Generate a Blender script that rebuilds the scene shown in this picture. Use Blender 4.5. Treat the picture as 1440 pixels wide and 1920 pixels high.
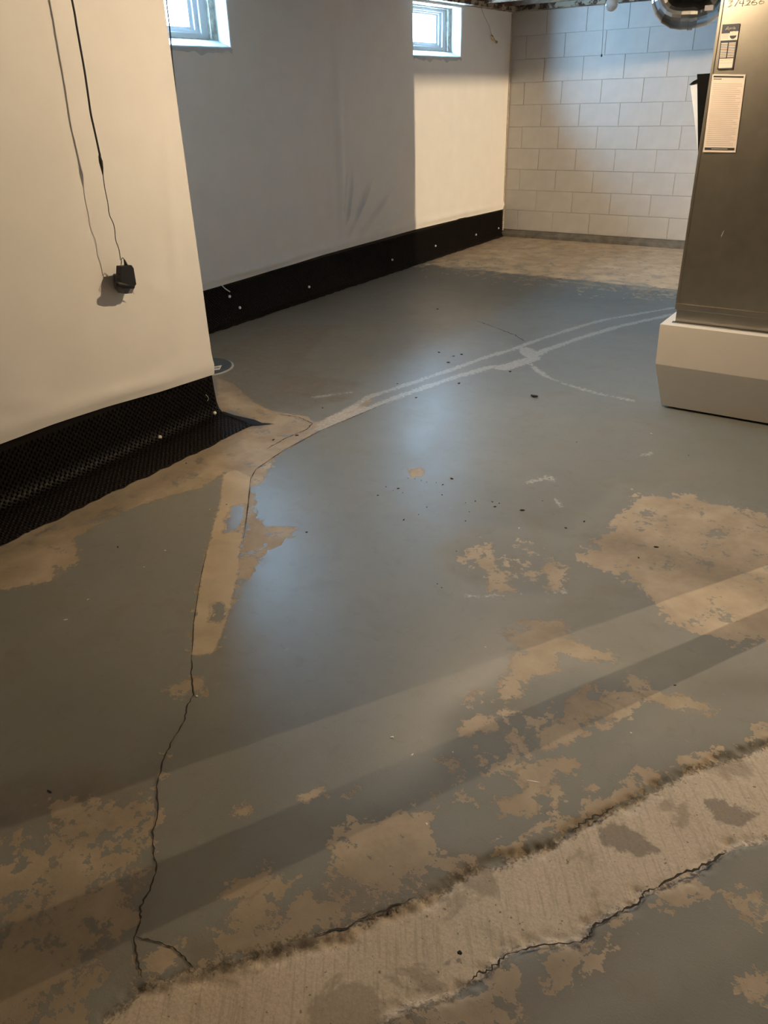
import bpy, bmesh, math, random
import numpy as np
from mathutils import Vector, Matrix

for o in list(bpy.data.objects): bpy.data.objects.remove(o)
scene = bpy.context.scene
COL = scene.collection
random.seed(7)

# ------------------------------------------------------------------ camera
FPX, YAW, PITCH, ROLL = 1450.295, -0.605019, 0.492659, 0.0302807
CAM = np.array([4.0000, -8.26734, 1.40277])
def cam_rows():
    cy, sy, cp, sp, cr, sr = math.cos(YAW), math.sin(YAW), math.cos(PITCH), math.sin(PITCH), math.cos(ROLL), math.sin(ROLL)
    f = np.array([sy*cp, cy*cp, -sp]); r = np.array([cy, -sy, 0]); d = np.cross(f, r)
    return np.array([r*cr + d*sr, d*cr - r*sr, f])
RW = cam_rows()
def hit(u, v, ax, val):
    d = RW.T @ np.array([(u-720)/FPX, (v-960)/FPX, 1.0])
    return CAM + d*((val-CAM[ax])/d[ax])
def FL(u, v, z=0.0): return hit(u, v, 2, z)
cd = bpy.data.cameras.new('camera'); cam = bpy.data.objects.new('camera', cd); COL.objects.link(cam)
cd.sensor_fit = 'VERTICAL'; cd.sensor_height = 36; cd.lens = FPX*36/1920; cd.clip_start = .02; cd.clip_end = 100
m = Matrix.Identity(4)
for i in range(3):
    m[i][0] = RW[0][i]; m[i][1] = -RW[1][i]; m[i][2] = -RW[2][i]; m[i][3] = CAM[i]
cam.matrix_world = m
scene.camera = cam

# ------------------------------------------------------------------ sky, view
SKY = 320.0
w = bpy.data.worlds.new('sky'); scene.world = w; w.use_nodes = True
bg = w.node_tree.nodes['Background']; bg.inputs[0].default_value = (0.38, 0.67, 1.0, 1); bg.inputs[1].default_value = SKY
vs = scene.view_settings
vs.view_transform = 'Standard'; vs.look = 'None'; vs.gamma = 1; vs.use_curve_mapping = False; vs.exposure = 0.0
WARM = (1.0, 0.75, 0.475)
L1_POS, L1_STR = (2.75, -5.30, 2.03), 3500.0       # bare bulb over the open floor
L3_POS, L3_STR = (6.15, -1.845, 1.955), 57000.0  # tube bulb in the bay behind the partition
# daylight portals in the two window openings (guide sampling only)
for y0 in (-4.46, -1.445):
    ld = bpy.data.lights.new('window_portal', 'AREA'); ld.shape = 'RECTANGLE'; ld.size = .40; ld.size_y = .83
    ld.cycles.is_portal = True
    lo = bpy.data.objects.new('window_portal', ld); COL.objects.link(lo)
    lo.location = (-.31, y0, 1.9); lo.rotation_euler = (0, -math.pi/2, 0)

# ------------------------------------------------------------------ materials
MATS = {}
def nt(name):
    mt = bpy.data.materials.new(name); mt.use_nodes = True
    return mt, mt.node_tree.nodes, mt.node_tree.links, mt.node_tree.nodes['Principled BSDF']
def mat(name, col, rough=.6, metal=0., var=.12, scale=20., bump=0., bscale=200., spec=.5, detail=5):
    if name in MATS: return MATS[name]
    mt, N, L, P = nt(name)
    tc = N.new('ShaderNodeTexCoord')
    no = N.new('ShaderNodeTexNoise'); no.inputs['Scale'].default_value = scale; no.inputs['Detail'].default_value = detail
    L.new(tc.outputs['Object'], no.inputs['Vector'])
    rp = N.new('ShaderNodeValToRGB')
    rp.color_ramp.elements[0].position = .3; rp.color_ramp.elements[1].position = .7
    rp.color_ramp.elements[0].color = tuple(c*(1-var) for c in col)+(1,)
    rp.color_ramp.elements[1].color = tuple(min(1, c*(1+var)) for c in col)+(1,)
    L.new(no.outputs['Fac'], rp.inputs['Fac']); L.new(rp.outputs['Color'], P.inputs['Base Color'])
    P.inputs['Roughness'].default_value = rough; P.inputs['Metallic'].default_value = metal
    P.inputs['Specular IOR Level'].default_value = spec
    if bump:
        n2 = N.new('ShaderNodeTexNoise'); n2.inputs['Scale'].default_value = bscale; n2.inputs['Detail'].default_value = 4
        L.new(tc.outputs['Object'], n2.inputs['Vector'])
        b = N.new('ShaderNodeBump'); b.inputs['Strength'].default_value = bump; b.inputs['Distance'].default_value = .004
        L.new(n2.outputs['Fac'], b.inputs['Height']); L.new(b.outputs['Normal'], P.inputs['Normal'])
    MATS[name] = mt
    return mt
def emit(name, col, s):
    mt, N, L, P = nt(name)
    P.inputs['Base Color'].default_value = (.8, .8, .8, 1)
    P.inputs['Emission Color'].default_value = col+(1,); P.inputs['Emission Strength'].default_value = s
    MATS[name] = mt; return mt

M_SHEET = mat('white_liner_film', (.87, .855, .83), .45, var=.02, scale=6, bump=.12, bscale=420, spec=.35)
M_WALL = mat('wall_white', (.72, .70, .66), .8, var=.04, scale=5, bump=.2, bscale=120)
M_RAW = mat('bare_concrete_wall', (.30, .285, .26), .9, var=.12, scale=4, bump=.3, bscale=90)
M_BLOCK = mat('block_paint', (.52, .505, .475), .62, var=.05, scale=9, bump=.35, bscale=260)
M_JOINT = mat('mortar_paint', (.52, .505, .475), .7, var=.06, scale=15, bump=.3, bscale=200)
M_JAMB = mat('jamb_white', (.58, .60, .60), .5, var=.05, scale=25, bump=.35, bscale=60)
M_BLACK = mat('black_plastic_mat', (.0065, .0040, .0034), .52, var=.25, scale=60, spec=.22)
M_WOOD = mat('old_wood', (.16, .10, .06), .85, var=.4, scale=14, bump=.4, bscale=80)
M_GALV = mat('galvanized', (.50, .47, .41), .30, metal=1, var=.07, scale=14, detail=8)
M_GALV2 = mat('galvanized_round', (.42, .43, .44), .22, metal=1, var=.10, scale=22, detail=6)
M_CORD = mat('black_rubber', (.008, .008, .008), .5, var=.1)
M_VINYL = mat('vinyl_white', (.78, .80, .82), .35, var=.02)
M_NAIL = mat('nail_white', (.85, .84, .80), .4, var=.02)
M_BRASS = mat('brass', (.75, .58, .32), .2, metal=1, var=.05)
M_CHAIN = mat('chain_grey', (.32, .28, .24), .5, var=.1)
M_BASE = mat('platform_enamel', (.66, .63, .58), .45, var=.02, scale=8, bump=.05, bscale=400)
M_INK = mat('ink_black', (.015, .014, .02), .6, var=.05)
M_NAVY = mat('ink_navy', (.012, .018, .035), .45, var=.05)
M_PAPER = mat('paper_white', (.55, .49, .44), .6, var=.02)
M_PRINT = mat('print_grey', (.36, .31, .28), .7, var=.05)
M_PENCIL = mat('marker_grey', (.16, .14, .12), .6, var=.1)
M_FOAMBLK = mat('black_insulation', (.005, .005, .0045), .9, var=.2, spec=.1)
M_DARKDUCT = mat('duct_shade_dark', (.028, .028, .028), .7, var=.2, spec=.2)  # near-black colour puts the shade behind the plenum into the ducts
M_FOIL = mat('white_facing', (.62, .68, .78), .4, var=.04)
M_LID = mat('lid_blue_grey', (.055, .075, .095), .45, var=.12, scale=30)
M_BOX = mat('outlet_grey', (.13, .135, .14), .4, var=.05)
M_CRUMB = mat('crumb_dark', (.018, .014, .012), .9, var=.4)
M_FLECK = mat('fleck_white', (.75, .72, .66), .7, var=.1)
M_CRACK = mat('crack_dark', (.035, .028, .020), .95, var=.3, scale=80)
M_CEM = mat('rough_cement', (.40, .35, .28), .9, var=.2, scale=40, bump=.5, bscale=150)
M_CURB = mat('curb_grey', (.14, .13, .11), .5, var=.35, scale=12, bump=.3, bscale=60)
M_CERAM = mat('porcelain', (.75, .73, .68), .3, var=.02)

def plate_wood():
    mt, N, L, P = nt('sill_wood_peeling')
    tc = N.new('ShaderNodeTexCoord')
    a = N.new('ShaderNodeTexNoise'); a.inputs['Scale'].default_value = 9; a.inputs['Detail'].default_value = 8; a.inputs['Roughness'].default_value = .65
    L.new(tc.outputs['Object'], a.inputs['Vector'])
    r = N.new('ShaderNodeValToRGB'); e = r.color_ramp.elements
    e[0].position = .47; e[0].color = (.055, .028, .014, 1); e[1].position = .53; e[1].color = (.36, .30, .22, 1)
    L.new(a.outputs['Fac'], r.inputs['Fac']); L.new(r.outputs['Color'], P.inputs['Base Color'])
    P.inputs['Roughness'].default_value = .9
    b = N.new('ShaderNodeBump'); b.inputs['Strength'].default_value = .6; b.inputs['Distance'].default_value = .01
    L.new(a.outputs['Fac'], b.inputs['Height']); L.new(b.outputs['Normal'], P.inputs['Normal'])
    return mt
M_PLATE = plate_wood()
def glass_pane():
    mt, N, L, P = nt('window_glass'); N.remove(P)
    t = N.new('ShaderNodeBsdfTransparent'); t.inputs[0].default_value = (.95, .97, .97, 1)
    g = N.new('ShaderNodeBsdfGlossy'); g.inputs['Roughness'].default_value = .03
    mx = N.new('ShaderNodeMixShader'); mx.inputs[0].default_value = .06; L.new(t.outputs[0], mx.inputs[1]); L.new(g.outputs[0], mx.inputs[2])
    L.new(mx.outputs[0], N['Material Output'].inputs[0]); return mt
M_GLASS = glass_pane()
def clear_bulb():
    mt, N, L, P = nt('bulb_frosted')
    P.inputs['Base Color'].default_value = (.82, .83, .83, 1); P.inputs['Roughness'].default_value = .25
    P.inputs['Transmission Weight'].default_value = .55; P.inputs['IOR'].default_value = 1.2
    return mt
M_BULB = clear_bulb()

# ------------------------------------------------------------------ mesh helpers
def add_box(bm, x0, x1, y0, y1, z0, z1):
    v = [bm.verts.new((x, y, z)) for z in (z0, z1) for (x, y) in ((x0, y0), (x1, y0), (x1, y1), (x0, y1))]
    for f in ((3, 2, 1, 0), (4, 5, 6, 7), (0, 1, 5, 4), (1, 2, 6, 5), (2, 3, 7, 6), (3, 0, 4, 7)):
        bm.faces.new([v[i] for i in f])
    return v
def add_tube(bm, pts, rad, seg=10, caps=True):
    pts = [Vector(q) for q in pts]; n = len(pts)
    if not hasattr(rad, '__len__'): rad = [rad]*n
    rings = []; nrm = None
    for i in range(n):
        t = (pts[min(i+1, n-1)]-pts[max(i-1, 0)]).normalized()
        if nrm is None:
            nrm = t.orthogonal().normalized()
        else:
            nrm = (nrm - t*nrm.dot(t)).normalized()
        b = t.cross(nrm)
        rings.append([bm.verts.new(pts[i] + (nrm*math.cos(a)+b*math.sin(a))*rad[i]) for a in [2*math.pi*k/seg for k in range(seg)]])
    for i in range(n-1):
        for k in range(seg):
            bm.faces.new((rings[i][k], rings[i][(k+1) % seg], rings[i+1][(k+1) % seg], rings[i+1][k]))
    if caps:
        bm.faces.new(rings[0][::-1]); bm.faces.new(rings[-1])
def add_prism(bm, poly, axis, a, b):
    # extrude polygon (list of 2D) along axis between a and b
    def P(q, t):
        if axis == 0: return (t, q[0], q[1])
        if axis == 1: return (q[0], t, q[1])
        return (q[0], q[1], t)
    A = [bm.verts.new(P(q, a)) for q in poly]; B = [bm.verts.new(P(q, b)) for q in poly]
    n = len(poly)
    for i in range(n): bm.faces.new((A[i], A[(i+1) % n], B[(i+1) % n], B[i]))
    bm.faces.new(A[::-1]); bm.faces.new(B)
def add_lathe(bm, prof, c, seg=24):
    rings = []
    for (r, z) in prof:
        rings.append([bm.verts.new((c[0]+r*math.cos(2*math.pi*k/seg), c[1]+r*math.sin(2*math.pi*k/seg), c[2]+z)) for k in range(seg)])
    for i in range(len(prof)-1):
        for k in range(seg):
            bm.faces.new((rings[i][k], rings[i][(k+1) % seg], rings[i+1][(k+1) % seg], rings[i+1][k]))
    bm.faces.new(rings[0][::-1]); bm.faces.new(rings[-1])
def obj(name, bm, material, parent=None, smooth=False, bevel=0.):
    if bevel:
        bmesh.ops.bevel(bm, geom=bm.edges[:], offset=bevel, segments=2, affect='EDGES', profile=.7)
    bmesh.ops.recalc_face_normals(bm, faces=bm.faces[:])
    me = bpy.data.meshes.new(name); bm.to_mesh(me); bm.free()
    if smooth:
        for q in me.polygons: q.use_smooth = True
    me.materials.append(material)
    o = bpy.data.objects.new(name, me); COL.objects.link(o)
    if parent: o.parent = parent
    return o
def boxobj(name, b, material, parent=None, bevel=0.):
    bm = bmesh.new(); add_box(bm, *b); return obj(name, bm, material, parent, bevel=bevel)
def raw(name, verts, faces, material, parent=None, smooth=False):
    me = bpy.data.meshes.new(name); me.from_pydata(verts, [], faces); me.update()
    if smooth: me.polygons.foreach_set('use_smooth', [True]*len(me.polygons))
    me.materials.append(material)
    o = bpy.data.objects.new(name, me); COL.objects.link(o)
    if parent: o.parent = parent
    return o
def empty(name, loc=(0, 0, 0)):
    o = bpy.data.objects.new(name, None); COL.objects.link(o); o.location = loc; o.empty_display_size = .1
    return o
def part(o, parent):
    o.parent = parent; o.matrix_parent_inverse = Matrix.Translation(parent.location).inverted(); return o
def tag(o, label, cat, group=None):
    o['label'] = label; o['category'] = cat
    if group: o['group'] = group
    return o
def struct(o, label=None, cat=None):
    o['kind'] = 'structure'
    if label: o['label'] = label
    if cat: o['category'] = cat
    return o
def smooth_poly(pts, n=6):
    # Catmull-Rom
    pts = [Vector(q) for q in pts]; out = []
    for i in range(len(pts)-1):
        p0 = pts[max(i-1, 0)]; p1 = pts[i]; p2 = pts[i+1]; p3 = pts[min(i+2, len(pts)-1)]
        for k in range(n):
            t = k/n
            out.append(.5*((2*p1)+(p2-p0)*t+(2*p0-5*p1+4*p2-p3)*t*t+(3*p1-p0-3*p2+p3)*t**3))
    out.append(pts[-1]); return out

# ------------------------------------------------------------------ room shell
BX, BY = 1.218, -5.683          # outer corner of the jogging left wall
RX, NY = 8.0, -11.5             # right wall, wall behind the viewer
ZT = 2.102
WIN = [(-4.875, -4.045), (-1.860, -1.030)]
WZ0, WZ1 = 1.70, 2.085
bm = bmesh.new()
add_box(bm, -.30, 0, -6.2, .3, -.05, WZ0)
ys = [-6.2, WIN[0][0], WIN[0][1], WIN[1][0], WIN[1][1], .3]
for a, b in ((0, 1), (2, 3), (4, 5)): add_box(bm, -.30, 0, ys[a], ys[b], WZ0, ZT)
for a, b in ((1, 2), (3, 4)): add_box(bm, -.30, 0, ys[a], ys[b], WZ1, ZT)
struct(obj('wall_left_far', bm, M_WALL), 'white left foundation wall set back behind the jog, with two small windows', 'wall')
bm = bmesh.new(); add_box(bm, 0, BX-.030, NY, BY-.022, -.05, ZT)
struct(obj('wall_left_near', bm, M_WALL), 'nearer left foundation wall standing out in front of the window wall', 'wall')
struct(boxobj('wall_right', (RX, RX+.2, NY, .3, -.05, 2.4), M_RAW), 'bare concrete wall on the right side of the basement', 'wall')
struct(boxobj('wall_front', (BX-.1, RX+.2, NY-.2, NY, -.05, 2.4), M_RAW), 'bare concrete wall behind the viewer', 'wall')
struct(boxobj('wall_partition', (4.40, 4.50, -4.618, -1.845, 0, ZT+.02), M_WALL), 'pale partition wall to the right of the sheet metal plenum', 'wall')

# back wall of painted concrete blocks
wb = struct(boxobj('wall_back', (-.1, RX+.1, .006, .3, -.05, ZT), M_JOINT), 'back wall of painted grey concrete blocks', 'wall')
def block_mesh(wd, hh):
    bm = bmesh.new(); add_box(bm, 0, wd, 0, .03, 0, hh)
    bmesh.ops.bevel(bm, geom=[e for e in bm.edges if all(v.co.y < .001 for v in e.verts)], offset=.0035, segments=2, affect='EDGES', profile=.5)
    bmesh.ops.recalc_face_normals(bm, faces=bm.faces[:])
    me = bpy.data.meshes.new('concrete_block'); bm.to_mesh(me); bm.free(); me.materials.append(M_BLOCK)
    return me
BW, BH, J = .4064, .2032, .0025
full = block_mesh(BW-J, BH-J)
for k in range(10):
    x = .18-BW + (BW/2 if k % 2 else 0)
    if k % 2: x -= BW
    while x < RX:
        x0, x1 = max(x, 0.0), min(x+BW, RX)
        if x1-x0 > .02:
            me = full if x1-x0 > BW-.001 else block_mesh(x1-x0-J, BH-J)
            o = bpy.data.objects.new('concrete_block', me); COL.objects.link(o); o.parent = wb
            o.location = (x0+J/2, random.uniform(-.0012, .0012), .07+k*BH+J/2)
        x += BW
bm = bmesh.new(); add_prism(bm, [(.006, 0), (-.055, 0), (-.05, .03), (-.02, .055), (.006, .068)], 0, .0, RX)
struct(obj('baseboard_back', bm, M_CURB, smooth=False), 'dark damp cement curb along the foot of the back wall', 'curb')

# ceiling: subfloor, joists, sill plates
ce = struct(boxobj('ceiling', (-.3, RX+.2, NY-.2, .3, 2.36, 2.40), M_WOOD), 'dark wooden subfloor and joists overhead', 'ceiling')
jm = None
for i in range(28):
    y = -.35 - i*.4064
    if y < NY+.1: break
    if jm is None:
        bm = bmesh.new(); add_box(bm, -.28, RX+.1, -.019, .019, 0, .235); j = obj('joist', bm, M_WOOD, ce); jm = j.data
    else:
        j = bpy.data.objects.new('joist', jm); COL.objects.link(j); j.parent = ce
    j.location = (0, y, 2.125)
struct(boxobj('trim_1', (-.28, .10, -6.2, .28, ZT, 2.14), M_PLATE), 'rough brown sill plate with peeling paint on top of the left wall', 'sill plate')
struct(boxobj('trim_2', (.10, RX, -.10, .28, ZT, 2.16), M_PLATE), 'rough brown sill plate with peeling paint on top of the block wall', 'sill plate')
for b in ((-.30, -.26, -6.2, .3, 2.13, 2.37), (-.3, RX+.2, .26, .30, 2.13, 2.37), (RX, RX+.2, NY, .3, 2.36, 2.41), (-.3, 1.3, NY-.2, NY, 2.05, 2.40), (-.3, 0, -6.4, -6.2, 0, 2.4)):
    boxobj('rim_board', b, M_WOOD, ce)
struct(boxobj('trim_3', (0.1, BX, NY, BY-.02, ZT, 2.14), M_PLATE), 'rough brown sill plate above the nearer left wall', 'sill plate')

# windows
def window(name, y0, y1, label):
    root = struct(empty(name, (-.15, (y0+y1)/2, WZ0)), label, 'window')
    def ring(bm, a, b, x0, x1):   # a outer rect, b inner rect (y0,y1,z0,z1)
        add_box(bm, x0, x1, a[0], b[0], a[2], a[3]); add_box(bm, x0, x1, b[1], a[1], a[2], a[3])
        add_box(bm, x0, x1, b[0], b[1], a[2], b[2]); add_box(bm, x0, x1, b[0], b[1], b[3], a[3])
    zs = 1.748
    bm = bmesh.new(); add_prism(bm, [(0.004, WZ0-.002), (0.004, WZ0+.004), (-.105, zs), (-.30, zs+.004), (-.30, WZ0-.002)], 1, y0, y1)
    part(obj('sill', bm, M_JAMB), root)
    R0 = (y0, y1, zs, WZ1); R1 = (y0+.048, y1-.048, zs+.006, WZ1-.012); R2 = (y0+.11, y1-.11, zs+.036, WZ1-.034)
    R3 = (y0+.145, y1-.145, zs+.053, WZ1-.046); R4 = (y0+.174, y1-.174, zs+.070, WZ1-.058)
    bm = bmesh.new(); ring(bm, R0, R1, -.165, -.104); o = part(obj('wood_buck', bm, mat('buck_peeling', (.52, .49, .42), .8, var=.45, scale=30, bump=.6, bscale=60)), root)
    o['label'] = 'weathered peeling wooden frame'
    bm = bmesh.new(); ring(bm, R1, R2, -.20, -.128); fr = part(obj('frame', bm, M_VINYL, bevel=.002), root)
    bm = bmesh.new(); ring(bm, R2, R3, -.21, -.145); ring(bm, R3, R4, -.215, -.16); part(obj('sash', bm, M_VINYL, bevel=.002), root)
    bm = bmesh.new(); add_box(bm, -.188, -.184, R4[0]-.005, R4[1]+.005, R4[2]-.005, R4[3]+.005); part(obj('pane', bm, M_GLASS), root)
    # frayed liner edge curling into the opening
    vs_, fs = [], []
    n = 60
    for i in range(n+1):
        y = y0 + (y1-y0)*i/n
        dz = .012*math.sin(i*.42)*math.sin(i*.17+1)+.004*math.sin(i*.9)
        vs_ += [(.012, y, WZ0-.030+dz), (.016, y, WZ0-.006+dz*.3), (.004, y, WZ0+.007), (-.03, y, WZ0+.020)]
    for i in range(n):
        for k in range(3): fs.append((4*i+k, 4*i+k+1, 4*i+5+k, 4*i+4+k))
    part(raw('liner_fold', vs_, fs, M_JAMB, None, True), root)
    return root
window('window_1', *WIN[0], 'small white basement window partly hidden by the nearer left wall')
window('window_2', *WIN[1], 'small white basement window close to the block wall')

# ------------------------------------------------------------------ floor
def tensor(breaks):
    out = []
    for a, b, s in breaks:
        n = max(1, int(round((b-a)/s))); out += [a+(b-a)*i/n for i in range(n)]
    out.append(breaks[-1][1]); return np.array(out)
gx = tensor([(-.1, 2.2, .02), (2.2, 4.3, .006), (4.3, RX+.1, .2)])
gy = tensor([(NY-.1, -8.2, .3), (-8.2, -5.6, .0065), (-5.6, -4.2, .016), (-4.2, .1, .03)])
GX, GY = np.meshgrid(gx, gy, indexing='ij'); PX, PY = GX.ravel(), GY.ravel()
rng = np.random.RandomState(3)
def lattice(x, y, s, seed):
    r = np.random.RandomState(seed).rand(256, 256)
    xx, yy = x*s+100, y*s+100; i, j = np.floor(xx).astype(int), np.floor(yy).astype(int); u, v = xx-i, yy-j
    u = u*u*(3-2*u); v = v*v*(3-2*v); g = lambda a, b: r[a % 256, b % 256]
    return (g(i, j)*(1-u)+g(i+1, j)*u)*(1-v)+(g(i, j+1)*(1-u)+g(i+1, j+1)*u)*v
def fbm(x, y, s, seed, o=4):
    t, a, tot = 0, 1., 0
    for k in range(o): t = t+a*lattice(x, y, s*2**k, seed+k); tot += a; a *= .5
    return t/tot
def pxpoly(pts): return np.array([FL(u, v)[:2] for u, v in pts])
def seg_dist(poly, closed=True, X=None, Y=None):
    X = PX if X is None else X; Y = PY if Y is None else Y
    d = np.full(X.shape, 1e9); n = len(poly)
    for i in range(n if closed else n-1):
        a, b = poly[i], poly[(i+1) % n]; e = b-a; L2 = max(e@e, 1e-12)
        t = np.clip(((X-a[0])*e[0]+(Y-a[1])*e[1])/L2, 0, 1)
        d = np.minimum(d, np.hypot(X-a[0]-t*e[0], Y-a[1]-t*e[1]))
    return d
def sdf(pts):           # positive inside, metres
    poly = pxpoly(pts); d = seg_dist(poly); ins = np.zeros(PX.shape, bool); n = len(poly)
    for i in range(n):
        a, b = poly[i], poly[(i+1) % n]
        if a[1] == b[1]: continue
        c = (a[1] > PY) != (b[1] > PY)
        ins ^= c & (PX < (b[0]-a[0])*(PY-a[1])/(b[1]-a[1])+a[0])
    return np.where(ins, d, -d)
TR_UP = [(1500, 1368), (1440, 1395), (1370, 1425), (1300, 1440), (1240, 1470), (1150, 1520), (1080, 1555), (1010, 1590), (960, 1612), (900, 1628), (850, 1655), (780, 1685), (700, 1720), (640, 1745), (560, 1765), (480, 1790), (400, 1815), (340, 1828), (260, 1855), (200, 1905), (120, 1990)]
TR_LO = [(1500, 1545), (1440, 1570), (1380, 1590), (1320, 1625), (1230, 1665), (1207, 1672), (1200, 1690), (1110, 1735), (1105, 1755), (1085, 1767), (1020, 1768), (960, 1787), (900, 1832), (840, 1868), (760, 1892), (700, 1925), (560, 2040)]
patch = sdf(TR_UP + TR_LO[::-1])
hard = [
 [(-160, 1090), (0, 1015), (240, 900), (430, 805), (480, 785), (430, 770), (412, 772), (402, 705), (440, 720), (480, 757), (520, 772), (575, 780), (590, 793), (630, 775), (690, 745), (700, 752), (668, 778), (600, 806), (530, 848), (485, 880), (470, 900), (466, 945), (452, 1020), (445, 1080), (425, 1165), (410, 1205), (395, 1228), (358, 1228), (362, 1170), (375, 1090), (385, 1040), (400, 985), (412, 940), (420, 885), (380, 915), (300, 935), (230, 960), (175, 990), (140, 1010), (150, 1050), (100, 1090), (0, 1108), (-160, 1160)],
 [(468, 890), (515, 862), (500, 890), (478, 915), (475, 960), (500, 988), (530, 986), (558, 990), (548, 1005), (505, 1032), (470, 1080), (440, 1125), (447, 1060), (460, 985)],
 [(312, 1292), (340, 1274), (385, 1272), (382, 1300), (350, 1310), (322, 1306)],
 [(940, 1168), (1000, 1162), (1055, 1165), (1062, 1190), (1110, 1215), (1170, 1228), (1160, 1240), (1090, 1236), (1050, 1225), (1040, 1258), (1000, 1270), (990, 1292), (960, 1310), (930, 1310), (938, 1282), (960, 1255), (960, 1220), (948, 1190)],
 [(870, 1350), (900, 1336), (940, 1345), (938, 1368), (890, 1380), (858, 1385)],
 [(1085, 1290), (1112, 1273), (1105, 1305), (1152, 1330), (1140, 1350), (1100, 1350), (1090, 1382), (1050, 1402), (1010, 1405), (998, 1378), (1050, 1352), (1056, 1320)],
 [(1180, 1262), (1220, 1280), (1242, 1300), (1300, 1310), (1342, 1330), (1330, 1346), (1260, 1330), (1220, 1306), (1172, 1290)],
 [(960, 1500), (990, 1472), (960, 1452), (1010, 1420), (1080, 1420), (1092, 1440), (1050, 1452), (1012, 1480), (1000, 1530), (940, 1532), (922, 1500)],
 [(1042, 1468), (1060, 1490), (1042, 1512), (1020, 1490)],
 [(908, 1023), (920, 1018), (930, 1060), (952, 1082), (972, 1105), (950, 1109), (915, 1110), (916, 1075), (885, 1052), (905, 1048)],
 [(1015, 1055), (1037, 1043), (1046, 1065), (1068, 1064), (1056, 1100), (1030, 1105), (1025, 1078)],
 [(764, 880), (785, 877), (797, 884), (792, 893), (772, 894)],
 [(1360, 1690), (1400, 1672), (1450, 1690), (1470, 1740), (1420, 1735), (1390, 1715)],
 [(1375, 1830), (1420, 1815), (1450, 1840), (1440, 1880), (1400, 1870)],
 [(560, 1490), (600, 1475), (610, 1492), (575, 1502)],
 [(950, 1372), (965, 1372), (985, 1398), (1012, 1425), (990, 1430), (965, 1400)], [(820, 1430), (850, 1418), (870, 1438), (840, 1446)],
 [(865, 1312), (900, 1292), (915, 1300), (880, 1320)], [(940, 1297), (965, 1290), (970, 1305), (945, 1315)], [(1100, 1475), (1120, 1465), (1128, 1480), (1108, 1490)], [(780, 1500), (815, 1488), (820, 1502), (790, 1512)], [(430, 1525), (460, 1510), (470, 1525), (440, 1538)], [(650, 1490), (668, 1482), (672, 1492)],
 [(405, 1690), (450, 1650), (505, 1620), (515, 1640), (480, 1675), (440, 1695)],
]
soft = [   # (polygon, offset): patchy chipping
 ([(1090, 1045), (1150, 985), (1200, 925), (1290, 930), (1380, 955), (1520, 985), (1520, 1235), (1430, 1205), (1380, 1205), (1340, 1192), (1290, 1178), (1240, 1152), (1200, 1102), (1160, 1075), (1110, 1060)], .005),
 ([(170, 1900), (260, 1800), (330, 1760), (420, 1700), (480, 1640), (500, 1600), (560, 1560), (640, 1540), (700, 1530), (760, 1510), (830, 1520), (850, 1560), (840, 1590), (900, 1600), (960, 1600), (850, 1655), (700, 1720), (560, 1765), (400, 1815), (260, 1850)], -.030),
 ([(-150, 1590), (60, 1500), (150, 1480), (230, 1500), (290, 1440), (330, 1375), (352, 1395), (322, 1470), (350, 1500), (330, 1560), (300, 1640), (280, 1720), (255, 1780), (265, 1840), (180, 1920), (-100, 2100)], -.040),
 ([(1215, 1670), (1110, 1750), (900, 1835), (760, 1895), (700, 1950), (860, 1950), (960, 1860), (1060, 1805), (1130, 1765), (1200, 1725), (1290, 1700), (1290, 1640)], .0),
 ([(1110, 1545), (1200, 1490), (1320, 1430), (1440, 1385), (1440, 1360), (1300, 1405), (1180, 1455), (1080, 1520), (900, 1600), (960, 1612)], -.004),
 ([(860, 1350), (960, 1290), (1100, 1270), (1250, 1290), (1180, 1380), (1100, 1460), (1000, 1540), (820, 1560), (700, 1520), (830, 1440)], -.060),
 ([(830, 1030), (900, 1000), (1000, 1000), (1080, 1040), (1070, 1110), (960, 1120), (860, 1090)], -.072),
]
paint_isl = [[(432, 950), (462, 943), (463, 965), (447, 995), (415, 1002), (422, 970)], [(393, 1132), (415, 1128), (428, 1150), (415, 1168), (392, 1165)]]
bare = np.full(PX.shape, -.2)
for q in hard: bare = np.maximum(bare, sdf(q))
for q in paint_isl: bare = np.where(sdf(q) > -.03, np.minimum(bare, -sdf(q)), bare)
softf = np.full(PX.shape, -.2)
for q, off in soft: softf = np.maximum(softf, np.minimum(sdf(q), .05)+off)
# far end of the slab, worn towards the walls
softf = np.maximum(softf, np.clip((PY+1.75+.12*PX)*.10, -.2, .06))
strip = sdf([(418, 890), (440, 880), (470, 895), (466, 945), (452, 1020), (445, 1080), (425, 1165), (410, 1205), (395, 1228), (358, 1228), (362, 1170), (375, 1090), (385, 1040), (400, 985), (412, 940)])
pale = np.full(PX.shape, -.2)
BAND_UP = [(600, 797), (660, 765), (690, 745), (760, 722), (840, 695), (905, 672), (960, 655), (1010, 637), (1060, 620), (1130, 600), (1200, 588), (1262, 577)]
BAND_LO = [(480, 885), (530, 847), (600, 804), (660, 778), (740, 746), (800, 725), (860, 705), (920, 688), (985, 680), (1020, 657), (1090, 633), (1160, 612), (1258, 590)]
BRANCH = [(985, 676), (1020, 704), (1060, 720), (1120, 738), (1185, 751)]
for pl, wd in ((BAND_UP, .020), (BAND_LO[2:], .024), (BRANCH, .014), ([(945, 690), (1000, 672), (985, 655)], .045)):
    pale = np.maximum(pale, wd-seg_dist(pxpoly(pl), False))
for pl, wd in (([(875, 1118), (960, 1115), (1060, 1108)], .004), ([(990, 905), (1030, 895), (1035, 900)], .012), ([(1040, 935), (1050, 950)], .008), ([(1200, 855), (1220, 850)], .012), ([(590, 745), (660, 735)], .01)):
    pale = np.maximum(pale, wd-seg_dist(pxpoly(pl), False))
bandz = sdf(BAND_UP+BAND_LO[::-1])
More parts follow.
